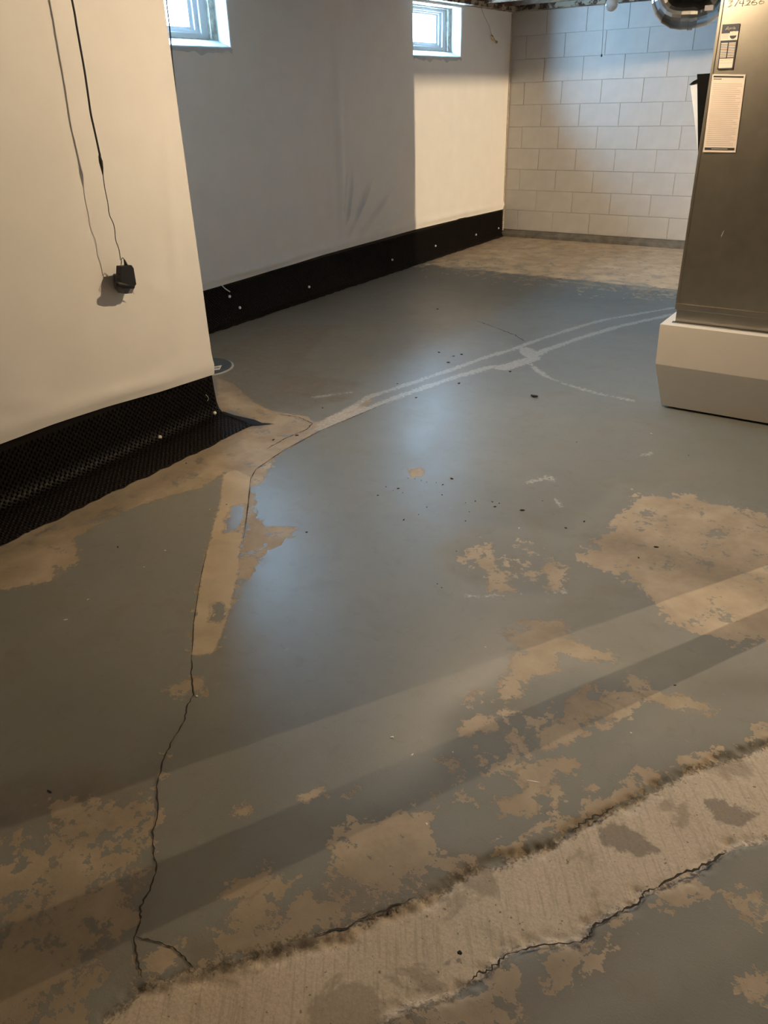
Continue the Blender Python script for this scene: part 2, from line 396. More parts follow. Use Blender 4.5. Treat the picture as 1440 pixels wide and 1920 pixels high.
grime_dim = np.full(PX.shape, -.25)  # dirt zones; those at bottom left also paint in light falloff
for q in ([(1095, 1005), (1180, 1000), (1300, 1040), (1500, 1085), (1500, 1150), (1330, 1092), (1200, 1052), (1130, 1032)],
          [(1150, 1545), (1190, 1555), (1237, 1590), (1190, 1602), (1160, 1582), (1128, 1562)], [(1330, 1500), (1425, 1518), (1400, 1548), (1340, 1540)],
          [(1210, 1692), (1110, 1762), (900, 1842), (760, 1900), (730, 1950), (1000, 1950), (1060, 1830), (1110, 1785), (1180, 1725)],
          [(-150, 1730), (100, 1640), (300, 1640), (262, 1760), (255, 1850), (150, 1900), (0, 1990), (-150, 2050)],  # bottom left: mottled dirt plus light falloff painted into the colour
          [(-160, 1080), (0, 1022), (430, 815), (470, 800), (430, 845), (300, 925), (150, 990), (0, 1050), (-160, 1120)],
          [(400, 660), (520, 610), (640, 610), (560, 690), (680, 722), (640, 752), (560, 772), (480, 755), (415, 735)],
          [(-100, 1500), (60, 1470), (290, 1440), (320, 1560), (180, 1580), (0, 1600), (-100, 1640)],  # left edge: part dirt, part painted dimming away from the bulb
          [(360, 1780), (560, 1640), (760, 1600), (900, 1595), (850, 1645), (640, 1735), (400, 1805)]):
    grime_dim = np.maximum(grime_dim, sdf(q))
# relief: trench patch sits a little low with crumbling lips, bare spots lie under the paint film
nz = fbm(PX, PY, 9, 11)-.5; nf = fbm(PX, PY, 45, 21)-.5; ng = fbm(PX, PY, 95, 41, 2)-.5
pw = patch+nz*.05+nf*.02
lip = np.exp(-(pw/.014)**2)
z = -.007*np.clip(pw/.02+.5, 0, 1) + lip*(nf*.010+ng*.008-.003) + np.clip(pw/.03, 0, 1)*(nf*.0012)
z += .0015*(fbm(PX, PY, 1.2, 31)-.5)
near = (PX > .0) & (PX < 4.4) & (PY < -.05) & (PY > -8.2)
z = np.where(near, z, 0)
nxv, nyv = len(gx), len(gy)
idx = np.arange(nxv*nyv).reshape(nxv, nyv)
faces = np.stack([idx[:-1, :-1], idx[1:, :-1], idx[1:, 1:], idx[:-1, 1:]], -1).reshape(-1, 4)
me = bpy.data.meshes.new('floor')
me.vertices.add(nxv*nyv); me.vertices.foreach_set('co', np.stack([PX, PY, z], 1).ravel())
me.loops.add(faces.size); me.loops.foreach_set('vertex_index', faces.ravel())
me.polygons.add(len(faces)); me.polygons.foreach_set('loop_start', np.arange(0, faces.size, 4)); me.polygons.foreach_set('loop_total', np.full(len(faces), 4))
me.update(); me.validate(); me.polygons.foreach_set('use_smooth', [True]*len(me.polygons))
for nm, arr in (('bare', bare), ('soft', softf), ('patch', patch), ('strip', strip), ('pale', pale), ('band', bandz), ('grime_dim', grime_dim)):
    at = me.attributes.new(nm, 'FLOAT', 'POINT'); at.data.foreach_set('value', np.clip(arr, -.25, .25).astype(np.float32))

def floor_material():
    mt, N, L, P = nt('painted_concrete')
    geo = N.new('ShaderNodeNewGeometry')
    def noise(s, det=6, rough=.6, dist=0., off=(0, 0, 0)):
        mp = N.new('ShaderNodeMapping'); mp.inputs['Location'].default_value = off; L.new(geo.outputs['Position'], mp.inputs['Vector'])
        n = N.new('ShaderNodeTexNoise'); n.inputs['Scale'].default_value = s; n.inputs['Detail'].default_value = det
        n.inputs['Roughness'].default_value = rough; n.inputs['Distortion'].default_value = dist
        L.new(mp.outputs[0], n.inputs['Vector']); return n.outputs['Fac']
    def attr(nm):
        a = N.new('ShaderNodeAttribute'); a.attribute_name = nm; return a.outputs['Fac']
    def M(op, a, b=None, c=None):
        n = N.new('ShaderNodeMath'); n.operation = op
        for i, v in enumerate((a, b, c)):
            if v is None: continue
            if isinstance(v, (int, float)): n.inputs[i].default_value = v
            else: L.new(v, n.inputs[i])
        return n.outputs[0]
    def step(v, a, b):
        n = N.new('ShaderNodeMapRange'); n.interpolation_type = 'SMOOTHSTEP'
        n.inputs['From Min'].default_value = a; n.inputs['From Max'].default_value = b; L.new(v, n.inputs['Value']); return n.outputs['Result']
    def ramp(v, c0, c1, a=.35, b=.65):
        r = N.new('ShaderNodeValToRGB'); e = r.color_ramp.elements; e[0].position = a; e[1].position = b; e[0].color = c0+(1,); e[1].color = c1+(1,)
        L.new(v, r.inputs['Fac']); return r.outputs['Color']
    def mix(f, a, b):
        n = N.new('ShaderNodeMix'); n.data_type = 'RGBA'
        if isinstance(f, (int, float)): n.inputs[0].default_value = f
        else: L.new(f, n.inputs[0])
        for s, v in ((n.inputs[6], a), (n.inputs[7], b)):
            if isinstance(v, tuple): s.default_value = v+(1,)
            else: L.new(v, s)
        return n.outputs[2]
    n_big = noise(1.3, 4); n_mid = noise(7, 6, .6, .3); n_chip = noise(24, 9, .66, .2); n_fine = noise(60, 6, .65); n_x = noise(4.2, 5, .6, .5, (3, 7, 0))
    n_peel = noise(230, 3, .5)
    c = lambda n, k: M('MULTIPLY', M('SUBTRACT', n, .5), k)
    chip = M('ADD', c(n_chip, .16), c(n_fine, .05))
    chip2 = M('ADD', M('ADD', c(n_chip, .20), c(n_mid, .26)), c(n_fine, .05))
    m_strip = step(M('ADD', attr('strip'), c(n_fine, .02)), -.004, .004)
    n_isl = noise(9, 8, .62, .4, (1, 5, 2))
    m_bare = step(M('ADD', attr('bare'), M('ADD', M('MULTIPLY', chip, .75), c(n_fine, .05))), -.002, .002)
    m_bare = M('MAXIMUM', m_bare, M('MULTIPLY', m_strip, step(M('ADD', attr('bare'), M('MULTIPLY', chip, .6)), -.010, -.006)))
    m_soft = step(M('ADD', attr('soft'), chip2), -.002, .0025)
    isl = step(M('ADD', M('MULTIPLY', n_isl, .7), M('MULTIPLY', n_fine, .3)), .555, .575)
    m_b = M('MULTIPLY', M('MAXIMUM', m_bare, m_soft), M('SUBTRACT', 1., M('MULTIPLY', M('MULTIPLY', isl, M('SUBTRACT', 1., m_strip)), .85)))
    m_patch = step(M('ADD', attr('patch'), M('ADD', c(n_mid, .05), c(n_fine, .03))), -.006, .006)
    m_pale = step(M('ADD', attr('pale'), M('ADD', c(n_mid, .06), c(n_fine, .08))), -.006, .010)
    paint = mix(M('MULTIPLY', n_mid, .5), ramp(n_big, (.172, .177, .166), (.207, .212, .199)), ramp(n_x, (.163, .166, .154), (.220, .223, .205)))
    paint = mix(M('MULTIPLY', step(noise(18, 8, .68, .6, (2, 8, 0)), .54, .66), .30), paint, (.150, .142, .122))
    scuff = step(n_fine, .66, .74)
    paint = mix(M('MULTIPLY', scuff, .22), paint, (.36, .36, .34))
    paint = mix(M('MULTIPLY', step(noise(33, 7, .7, 0, (9, 2, 0)), .60, .72), .22), paint, (.33, .325, .30))
    paint = mix(M('MULTIPLY', step(noise(300, 2, .5, 0, (4, 1, 0)), .72, .76), .35), paint, (.42, .41, .38))
    dirt = step(n_x, .52, .68)
    paint = mix(M('MULTIPLY', dirt, .42), paint, (.165, .145, .115))
    conc = mix(n_fine, ramp(n_mid, (.29, .232, .165), (.45, .378, .285)), ramp(n_x, (.25, .198, .138), (.44, .368, .275)))
    conc = mix(M('MULTIPLY', m_strip, .75), conc, ramp(n_mid, (.44, .37, .27), (.54, .46, .345)))
    edge = step(M('ABSOLUTE', M('ADD', attr('bare'), M('MULTIPLY', chip, .32))), .006, .0)
    conc = mix(M('MULTIPLY', edge, .30), conc, (.14, .10, .065))
    col = mix(m_b, paint, conc)
    cem = mix(n_fine, ramp(n_mid, (.42, .365, .29), (.54, .48, .39)), ramp(noise(150, 4), (.34, .29, .225), (.55, .48, .39), .3, .6))
    # dirt smears with a shape of their own in the patch
    cem = mix(M('MULTIPLY', step(n_x, .56, .62), .5), cem, (.17, .135, .10))
    mp = N.new('ShaderNodeMapping'); mp.inputs['Rotation'].default_value = (0, 0, math.radians(-35)); L.new(geo.outputs['Position'], mp.inputs['Vector'])
    mp2 = N.new('ShaderNodeMapping'); mp2.inputs['Scale'].default_value = (150, 9, 1); L.new(mp.outputs[0], mp2.inputs['Vector'])
    st = N.new('ShaderNodeTexNoise'); st.inputs['Scale'].default_value = 1; st.inputs['Detail'].default_value = 4; L.new(mp2.outputs[0], st.inputs['Vector'])
    cem = mix(M('MULTIPLY', step(st.outputs['Fac'], .48, .68), .38), cem, (.27, .225, .17))
    pits = step(noise(95, 2, .5), .70, .74)
    cem = mix(M('MULTIPLY', pits, .7), cem, (.09, .07, .05))
    m_gr = M('MULTIPLY', step(M('ADD', attr('grime_dim'), M('ADD', c(n_mid, .30), c(n_chip, .16))), -.05, .06), M('ADD', M('MULTIPLY', n_isl, .7), .15))
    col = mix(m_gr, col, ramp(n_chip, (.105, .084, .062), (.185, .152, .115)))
    col = mix(m_patch, col, cem)
    smear = step(M('ADD', attr('grime_dim'), M('ADD', c(n_mid, .10), c(n_chip, .08))), -.004, .008)
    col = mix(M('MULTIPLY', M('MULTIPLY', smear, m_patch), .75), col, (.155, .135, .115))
    rim = step(M('ABSOLUTE', M('ADD', attr('patch'), M('ADD', c(n_mid, .05), c(n_fine, .06)))), .013, .002)
    grit = step(noise(130, 4, .6), .44, .56)
    col = mix(M('MULTIPLY', M('MULTIPLY', rim, grit), .75), col, (.115, .092, .066))
    col = mix(M('MULTIPLY', m_pale, .8), col, ramp(n_fine, (.30, .29, .265), (.46, .445, .41)))
    L.new(col, P.inputs['Base Color'])
    rp = M('ADD', M('ADD', M('ADD', M('MULTIPLY', n_mid, .16), M('MULTIPLY', n_fine, .12)), .25), M('MULTIPLY', step(attr('soft'), -.16, -.02), .30))
    rough = M('ADD', M('MULTIPLY', M('SUBTRACT', 1., M('MAXIMUM', M('MULTIPLY', m_b, .8), step(attr('patch'), -.08, -.01))), M('SUBTRACT', rp, .78)), .78)
    L.new(rough, P.inputs['Roughness'])
    P.inputs['Specular IOR Level'].default_value = .5
    h = M('ADD', M('MULTIPLY', n_peel, M('SUBTRACT', .5, M('MULTIPLY', m_b, .2))), M('ADD', M('MULTIPLY', M('SUBTRACT', 1., m_b), 1.1), M('MULTIPLY', M('MULTIPLY', n_fine, m_patch), 1.3)))
    b = N.new('ShaderNodeBump'); b.inputs['Strength'].default_value = .45; b.inputs['Distance'].default_value = .0012
    L.new(h, b.inputs['Height']); L.new(b.outputs['Normal'], P.inputs['Normal'])
    return mt
me.materials.append(floor_material())
fo = bpy.data.objects.new('floor', me); COL.objects.link(fo)
struct(fo, 'worn grey painted concrete basement floor with chips, cracks and a cement trench patch', 'floor')

# cracks: thin jagged dark gaps
def crack(pts, wmax, name='crack', jag=.006, sub=10, zz=.0012, material=M_CRACK, wmin=.25):
    P = [Vector(FL(u, v)) for u, v in pts]
    Q = []
    r = random.Random(len(pts)*31+int(pts[0][0]))
    for i in range(len(P)-1):
        for k in range(sub):
            t = k/sub; q = P[i].lerp(P[i+1], t); d = (P[i+1]-P[i]).normalized(); nn = Vector((-d.y, d.x, 0))
            Q.append(q+nn*r.uniform(-jag, jag))
    Q.append(P[-1]); vs_, fs = [], []
    for i, q in enumerate(Q):
        d = (Q[min(i+1, len(Q)-1)]-Q[max(0, i-1)]).normalized(); nn = Vector((-d.y, d.x, 0))
        wd = wmax*(wmin+(1-wmin)*r.random())*.5*min(1, .3+i/4, .3+(len(Q)-1-i)/4)
        vs_ += [tuple(q+nn*wd+Vector((0, 0, zz))), tuple(q-nn*wd+Vector((0, 0, zz)))]
    for i in range(len(Q)-1): fs.append((2*i, 2*i+1, 2*i+3, 2*i+2))
    o = raw(name, vs_, fs, material, fo); return o
crack([(359, 1228), (359, 1270), (363, 1303), (350, 1325), (345, 1355), (320, 1395), (305, 1430), (293, 1475), (296, 1530), (286, 1560), (288, 1600), (294, 1630), (280, 1670), (264, 1700), (264, 1725), (252, 1758), (258, 1800), (268, 1835)], .0046, jag=.0022, sub=5)
crack([(254, 1757), (290, 1766), (325, 1776), (345, 1795), (362, 1815)], .0036, jag=.0015, sub=5)
crack([(360, 1225), (363, 1170), (376, 1085), (390, 1025)], .003, jag=.0008, sub=6)
crack([(457, 1010), (465, 950), (470, 898), (480, 880), (530, 846), (600, 808), (660, 783), (735, 752)], .0055, jag=.0006, sub=6)
crack([(985, 640), (965, 628), (930, 615), (895, 602)], .008, jag=.006, sub=8)
crack([(1085, 1768), (1105, 1756), (1112, 1737), (1160, 1712), (1200, 1692), (1208, 1673), (1232, 1664)], .006, jag=.0025, sub=7)
crack([(1232, 1664), (1290, 1635), (1330, 1618), (1360, 1600)], .007, jag=.0035, sub=7)
crack([(960, 1788), (1020, 1770), (1085, 1767)], .004, jag=.003, sub=7)
crack([(880, 1835), (920, 1815), (960, 1788)], .005, jag=.005)
crack([(1065, 1560), (1110, 1535), (1150, 1512)], .006, jag=.006)
crack([(590, 1752), (640, 1743), (700, 1715), (780, 1683)], .004, jag=.003, sub=7)
crack([(520, 777), (560, 782), (586, 794), (575, 806), (540, 820), (500, 842)], .006, jag=.003)

# ------------------------------------------------------------------ liner sheets
def sheet(name, X0, ylist, zlist, zbot, holes, creases, label, wob, amp=.004):
    ny, nz_ = len(ylist), len(zlist)
    Yg, Zg = np.meshgrid(ylist, zlist, indexing='ij')
    zb = np.array([zbot(y) for y in ylist])[:, None]
    t = (Zg-zlist[0])/(zlist[-1]-zlist[0])
    lowmask = np.clip(1-(Zg-.25)/.6, 0, 1)
    Zr = Zg + (zb-zlist[0])*lowmask*(Zg < 1.0)
    D = amp*(fbm(Yg, Zr, 1.1, 51, 3)-.5)*2 + wob*(fbm(Yg*1.0, Zr*.25, 4.0, 61, 3)-.5)
    for (u0, v0, u1, v1, wd, h) in creases:
        a = hit(u0, v0, 0, X0)[1:]; b = hit(u1, v1, 0, X0)[1:]; e = b-a; L_ = np.hypot(*e); e = e/L_
        s = ((Yg-a[0])*e[0]+(Zr-a[1])*e[1])/L_; q = (Yg-a[0])*-e[1]+(Zr-a[1])*e[0]
        f = np.clip(s*5, 0, 1)*np.clip((1-s)*2.2, 0, 1); f = f*f*(3-2*f)
        D = D + h*f*np.exp(-(q/wd)**2)
    # bottom hem: the film bags out slightly and ends in a soft roll
    D = D + .010*np.exp(-((Zr-zb-.05)/.03)**2)*(.5+fbm(Yg, Zr*0, 5, 71, 3))
    X = X0+.010+np.clip(D, -.006, .2)
    vs_ = np.stack([X, Yg, Zr], -1).reshape(-1, 3)
    idx = np.arange(ny*nz_).reshape(ny, nz_); fs = []
    yc = (ylist[:-1]+ylist[1:])/2; zc = (zlist[:-1]+zlist[1:])/2
    for i in range(ny-1):
        for k in range(nz_-1):
            if any(h[0] < yc[i] < h[1] and h[2] < zc[k] < h[3] for h in holes): continue
            fs.append((idx[i, k], idx[i+1, k], idx[i+1, k+1], idx[i, k+1]))
    return raw(name, vs_.tolist(), [tuple(int(a) for a in f) for f in fs], M_SHEET, None, True)
def interp(tab):
    xs, zs = zip(*tab); return lambda y: float(np.interp(y, xs, zs))
sb_near = interp([(-11.5, .262), (-7.05, .264), (-6.59, .263), (-6.33, .252), (-6.03, .230), (-5.67, .213)])
yl = tensor([(-11.45, -7.4, .2), (-7.4, BY, .022)])
zl = tensor([(.26, 1.0, .025), (1.0, ZT, .035)])
s1 = sheet('plastic_liner', BX-.012, yl, zl, sb_near, [], [(330, 560, 300, 140, .03, .006), (300, 690, 390, 660, .02, .007), (180, 745, 330, 700, .015, .006), (110, 200, 150, 420, .012, .003), (260, 520, 330, 560, .02, .005), (0, 760, 100, 740, .03, .006)], '', .006, .005)
tag(s1, 'white plastic liner film on the nearer left wall behind the hanging power adapter', 'wall liner')
# the film turns the corner
bm = bmesh.new()
r0 = [(BX-.003, BY-.001), (BX-.006, BY+.002), (BX-.016, BY+.004), (.02, BY+.004)]
A = [bm.verts.new((x, y, sb_near(BY))) for x, y in r0]; B = [bm.verts.new((x, y, ZT)) for x, y in r0]
for i in range(3): bm.faces.new((A[i], A[i+1], B[i+1], B[i]))
obj('corner_return', bm, M_SHEET, s1, smooth=True)
sb_far = interp([(-5.68, .27), (-4.556, .281), (-4.2, .285), (-3.268, .306), (-1.857, .312), (-.9, .295), (0, .275)])
yl = tensor([(BY+.01, WIN[0][0], .05), (WIN[0][0], WIN[0][1], .03), (WIN[0][1], -3.45, .03), (-3.45, -2.2, .011), (-2.2, WIN[1][0], .03), (WIN[1][0], WIN[1][1], .03), (WIN[1][1], -.005, .03)])
zl = tensor([(.29, .95, .014), (.95, WZ0, .03), (WZ0, WZ1, .03), (WZ1, ZT, .017)])
holes = [(a, b, WZ0, WZ1) for a, b in WIN]
creases = [(640, 455, 622, -20, .050, .026), (612, 500, 598, 100, .070, -.006), (648, 425, 662, 310, 0.016, 0.030), (650, 448, 705, 320, 0.018, 0.032), (664, 452, 740, 350, 0.023, 0.025), (690, 450, 775, 385, 0.025, 0.018), (640, 410, 650, 300, 0.014, -0.015), (655, 440, 690, 330, 0.014, -0.015),
           (420, 515, 560, 482, 0.023, 0.018), (520, 505, 690, 470, 0.021, 0.015), (640, 0, 700, 90, 0.034, 0.010), (780, 417, 930, 385, 0.023, 0.012)]
s2 = sheet('plastic_liner', 0.0, yl, zl, sb_far, holes, creases, '', .004, .004)
tag(s2, 'white plastic liner film with gathered creases hanging on the window wall', 'wall liner')
cr = bmesh.new(); add_tube(cr, smooth_poly([(.012, -.012, .02), (.014, -.012, .3), (.010, -.01, .8), (.015, -.012, 1.3), (.010, -.01, 2.09)], 8), .009, 6)
obj('sealant_bead', cr, mat('sealant', (.50, .43, .34), .7, var=.2, scale=40), s2, smooth=True)

# ------------------------------------------------------------------ dimpled drainage mats
def dimple_mat(name, profile, ya, yb, topf, pitch, bot, X0, seg=7, r=.0072, h=.0075):
    # profile: list of (x,z) from floor edge up the wall; top trimmed to topf(y)
    pr = [Vector((a, 0, b)) for a, b in profile]
    L_ = [0]
    for i in range(1, len(pr)): L_.append(L_[-1]+(pr[i]-pr[i-1]).length)
    tot = L_[-1]
    def at(s):
        for i in range(1, len(pr)):
            if s <= L_[i] or i == len(pr)-1:
                t = (s-L_[i-1])/(L_[i]-L_[i-1]); p_ = pr[i-1].lerp(pr[i], t); d = (pr[i]-pr[i-1]).normalized()
                return p_, d, Vector((d.z, 0, -d.x))
    n = int((yb-ya)/.04); ss = [tot*k/28 for k in range(29)]
    vs_, fs = [], []
    rr = random.Random(5)
    ed = [rr.uniform(-.012, .008) for _ in range(n+1)]
    for i in range(n+1):
        y = ya+(yb-ya)*i/n
        for k, s in enumerate(ss):
            p_, d, nn = at(s); e = (1-k/4.)*ed[i] if k < 4 else 0
            vs_.append((p_.x-d.x*e*0+(e if k < 4 else 0), y, max(p_.z, .002)))
    K = len(ss)
    for i in range(n):
        for k in range(K-1): fs.append((i*K+k, (i+1)*K+k, (i+1)*K+k+1, i*K+k+1))
    root = raw(name, vs_, fs, M_BLACK, None, True)
    # dimples
    dv, df = [], []
    rows = int(tot/(pitch*.5)); flip = 0
    for q in range(1, rows):
        s = q*pitch*.5; p_, d, nn = at(s)
        if nn.x < 0 and nn.z < 0: nn = -nn
        if p_.z > topf-.045: continue
        h_ = h*(.55 if p_.z < .012 else 1.)
        y = ya+pitch*(.5 if q % 2 else 1.0)
        while y < yb-.005:
            if p_.z > bot(y)-.012: y += pitch; continue
            c = p_+Vector((rr.uniform(-.001, .001), y+rr.uniform(-.0015, .0015), 0)); b0 = len(dv)
            for rad, hh in ((r, 0), (r*.62, h_)):
                for k in range(seg):
                    a = 2*math.pi*k/seg
                    dv.append(tuple(c+d*(rad*math.cos(a))+Vector((0, rad*math.sin(a), 0))+nn*hh))
            for k in range(seg): df.append((b0+k, b0+(k+1) % seg, b0+seg+(k+1) % seg, b0+seg+k))
            df.append(tuple(b0+seg+k for k in range(seg)))
            y += pitch
    o = raw('dimples', dv, df, M_BLACK, root); o['kind'] = 'stuff'
    return root
prof_n = [(1.468, .003), (1.44, .004), (1.38, .006), (1.31, .009), (1.255, .016), (1.225, .036), (1.212, .07), (1.206, .14), (1.200, .29)]
m1 = dimple_mat('drainage_mat', prof_n, -7.6, BY-.004, None or .27, .0250, sb_near, BX)
tag(m1, 'black dimpled plastic drainage mat at the foot of the nearer wall, spreading onto the floor', 'drainage mat')
# torn free end beyond the corner
ev = [(1.245, BY-.01, .02), (1.47, BY-.03, .006), (1.485, BY+.02, .004), (1.43, BY+.03, .006), (1.30, BY+.022, .008), (1.235, BY+.01, .02), (1.545, BY+.045, .003)]
raw('loose_end', ev, [(0, 1, 3, 4), (0, 4, 5), (1, 2, 3), (1, 6, 2)], M_BLACK, m1)
prof_f = [(.060, .003), (.045, .005), (.030, .014), (.019, .035), (.014, .07), (.010, .14), (.007, .33)]
m2 = dimple_mat('drainage_mat', prof_f, -5.66, -.03, .33, .0215, sb_far, 0, seg=6, h=.006)
tag(m2, 'long black dimpled drainage mat along the foot of the window wall', 'drainage mat')
def nail(u, v, X, parent):
    c = hit(u, v, 0, X); bm = bmesh.new()
    prof = [(.010, -.006), (.010, .002), (.007, .005), (.001, .0062)]
    rings = []
    for rad, hh in prof: rings.append([bm.verts.new((c[0]+hh, c[1]+rad*math.cos(6.2832*k/12), c[2]+rad*math.sin(6.2832*k/12))) for k in range(12)])
    for i in range(3):
        for k in range(12): bm.faces.new((rings[i][k], rings[i][(k+1) % 12], rings[i+1][(k+1) % 12], rings[i+1][k]))
    bm.faces.new(rings[-1]); bm.faces.new(rings[0][::-1])
    o = obj('nail_cap', bm, M_NAIL, parent, smooth=True); o['label'] = 'white round nail cap'
for u, v in ((300, 820), (403, 775)): nail(u, v, BX+.020, m1)
for u, v in ((431, 556), (450, 577), (580, 538), (736, 487), (817, 461), (893, 440), (935, 428)): nail(u, v, .022, m2)
def thread(px, X, parent, rad=.0015, name='torn_strand'):
    bm = bmesh.new(); add_tube(bm, smooth_poly([tuple(hit(u, v, 0, X)) for u, v in px], 4), rad, 5); obj(name, bm, M_NAIL, parent, smooth=True)['label'] = 'pale torn strand'
thread([(415, 534), (422, 541), (431, 547)], .02, m2, .004)
thread([(386, 740), (391, 746), (389, 752)], BX+.018, m1, .0012)

# ------------------------------------------------------------------ sump lid
lid = empty('sump_lid', (.565, -5.165, 0)); tag(lid, 'round blue-grey lid set in the floor behind the wall corner', 'lid')
bm = bmesh.new(); add_lathe(bm, [(.186, -.004), (.186, .004), (.180, .007), (.172, .007)], (.565, -5.165, 0), 40); part(obj('rim', bm, mat('rim_pale', (.42, .43, .42), .5, var=.1), smooth=False), lid)
bm = bmesh.new(); add_lathe(bm, [(.174, -.002), (.174, .010), (.168, .012), (.02, .013)], (.565, -5.165, 0), 40); part(obj('cover', bm, M_LID), lid)
c0 = [FL(u, v, .0135) for u, v in ((398, 688), (416, 685), (412, 693), (396, 695))]
bm = bmesh.new(); V = [bm.verts.new(tuple(q)) for q in c0]+[bm.verts.new((q[0], q[1], q[2]+.001)) for q in c0]
for f in ((0, 1, 2, 3), (7, 6, 5, 4), (0, 1, 5, 4), (1, 2, 6, 5), (2, 3, 7, 6), (3, 0, 4, 7)): bm.faces.new([V[i] for i in f])
lb = part(obj('sticker', bm, M_FLECK), lid); lb['label'] = 'white rectangular sticker'
cc = sum(c0)/4
vsb = [tuple(cc+(q-cc)*np.array([.7, .7, 1])*1.0) for q in c0]
mid01 = [np.array(v) for v in vsb]
bar = [mid01[0]*.6+mid01[3]*.4, mid01[1]*.6+mid01[2]*.4, mid01[1]*.35+mid01[2]*.65, mid01[0]*.35+mid01[3]*.65]
o = raw('print_bar', [(q[0], q[1], .0149) for q in bar], [(0, 1, 2, 3)], M_INK); part(o, lb) if False else setattr(o, 'parent', lid)
o.matrix_parent_inverse = Matrix.Translation(lid.location).inverted()

# ------------------------------------------------------------------ power adapter, cord
def cordpath(px, X): return [tuple(hit(u, v, 0, X)) for u, v in px]
XC = BX+.072
ad = empty('power_adapter', tuple(hit(237, 520, 0, BX+.012))); tag(ad, 'black power adapter plugged in on the nearer left wall, its cord running up', 'power adapter')
def on(u, v, X): return Vector(hit(u, v, 0, X))
body_px = [(227, 499), (247, 497), (251, 503), (256, 533), (250, 541), (229, 541), (226, 520)]
bm = bmesh.new()
A = [bm.verts.new(on(u, v, BX+.080)) for u, v in body_px]; B = [bm.verts.new(a.co+Vector((-.030, 0, 0))) for a in A]
n = len(A)
for i in range(n): bm.faces.new((A[i], A[(i+1) % n], B[(i+1) % n], B[i]))
bm.faces.new(A); bm.faces.new(B[::-1])
part(obj('adapter_body', bm, M_CORD, bevel=.003), ad)
bm = bmesh.new(); add_tube(bm, [on(217, 534, XC), on(221, 533, XC), on(236, 536, XC), on(250, 537, XC)], [.009, .013, .011, .010], 12); part(obj('plug_head', bm, M_CORD, smooth=True), ad)
bm = bmesh.new(); add_tube(bm, [on(237, 500, XC), on(235, 493, XC), on(233, 487, XC)], [.009, .006, .003], 10); part(obj('strain_relief', bm, M_CORD, smooth=True), ad)
bm = bmesh.new(); add_tube(bm, smooth_poly([on(234, 490, XC), on(231, 484, XC), on(228, 486, XC), on(227, 500, XC), on(228, 512, XC), on(223, 514, XC+.004), on(221, 511, XC+.004), on(226, 502, XC+.004), on(228, 490, XC)], 6), .0016, 6); part(obj('wire_loop', bm, M_CORD, smooth=True), ad)
up = [(226, 488), (223, 468), (217, 450), (215, 430), (212, 418), (205, 402), (202, 380), (196, 350), (193, 326)]
bm = bmesh.new(); add_tube(bm, smooth_poly(cordpath(up, XC), 5), .0017, 6); part(obj('thin_wire', bm, M_CORD, smooth=True), ad)
bm = bmesh.new(); add_tube(bm, cordpath([(193, 328), (191, 314), (189, 303), (187, 294), (187, 288)], XC), [.002, .0055, .0075, .005, .004], 10); part(obj('inline_connector', bm, M_CORD, smooth=True), ad)
top = on(134, 0, XC); top2 = Vector((XC, top.y-.01, 2.10))
cp = cordpath([(187, 290), (181, 262), (175, 235), (170, 212), (164, 170), (158, 130), (150, 85), (143, 45), (135, 0)], XC)
bm = bmesh.new(); add_tube(bm, smooth_poly(cp+[tuple(top2)], 5), .0038, 8); part(obj('cord', bm, M_CORD, smooth=True), ad)
# grey outlet box behind the adapter
ob = empty('outlet_box', tuple(hit(241, 545, 0, BX+.012))); tag(ob, 'small grey outlet box on the liner behind the black adapter', 'outlet')
bq = [(227, 515), (250, 513), (252, 540), (248, 550), (236, 551), (229, 542)]
bm = bmesh.new(); A = [bm.verts.new(on(u, v, BX+.050)) for u, v in bq]; B = [bm.verts.new(a.co+Vector((-.048, 0, 0))) for a in A]; n = len(A)
for i in range(n): bm.faces.new((A[i], A[(i+1) % n], B[(i+1) % n], B[i]))
bm.faces.new(A); bm.faces.new(B[::-1]); part(obj('box_body', bm, M_BOX, bevel=.0015), ob)
bm = bmesh.new(); add_tube(bm, [on(249, 545, BX+.046), on(252, 551, BX+.040)], .002, 6); part(obj('screw_tab', bm, M_NAIL), ob)
# second cord by the window
bm = bmesh.new(); pts = cordpath([(329, 186), (327, 150), (322, 100), (319, 62), (315, 25), (312, 0)], 1.16)
e = Vector(pts[-1]); add_tube(bm, smooth_poly([(1.15, -5.668, pts[0][2]-.12)]+pts+[(1.16, e.y+.02, 2.10)], 5), .0032, 8)
tag(obj('hanging_cable', bm, M_CORD, smooth=True), 'thin black cable hanging past the window at the wall corner', 'cable')

# ------------------------------------------------------------------ sheet metal plenum on platform
PXL, PYF = 3.09, -4.50
pb = empty('furnace_platform', (3.4, -4.2, 0)); tag(pb, 'off-white platform box with inward slanting lower skirt under the metal plenum', 'platform')
bm = bmesh.new()
def ringrect(x0, x1, y0, y1, z): return [bm.verts.new(q) for q in ((x0, y0, z), (x1, y0, z), (x1, y1, z), (x0, y1, z))]
x1p, y1p = 4.02, -3.45
rr = [ringrect(3.045, x1p, -4.555, y1p, .235), ringrect(3.041, x1p, -4.556, y1p, .428)]
for k in range(4): bm.faces.new((rr[0][k], rr[0][(k+1) % 4], rr[1][(k+1) % 4], rr[1][k]))
bm.faces.new(rr[1]); bm.faces.new(rr[0][::-1]); part(obj('upper_box', bm, M_BASE, bevel=.002), pb)
bm = bmesh.new()
rr = [ringrect(3.085, x1p-.03, -4.487, y1p-.03, .012), ringrect(3.045, x1p, -4.555, y1p, .236)]
for k in range(4): bm.faces.new((rr[0][k], rr[0][(k+1) % 4], rr[1][(k+1) % 4], rr[1][k]))
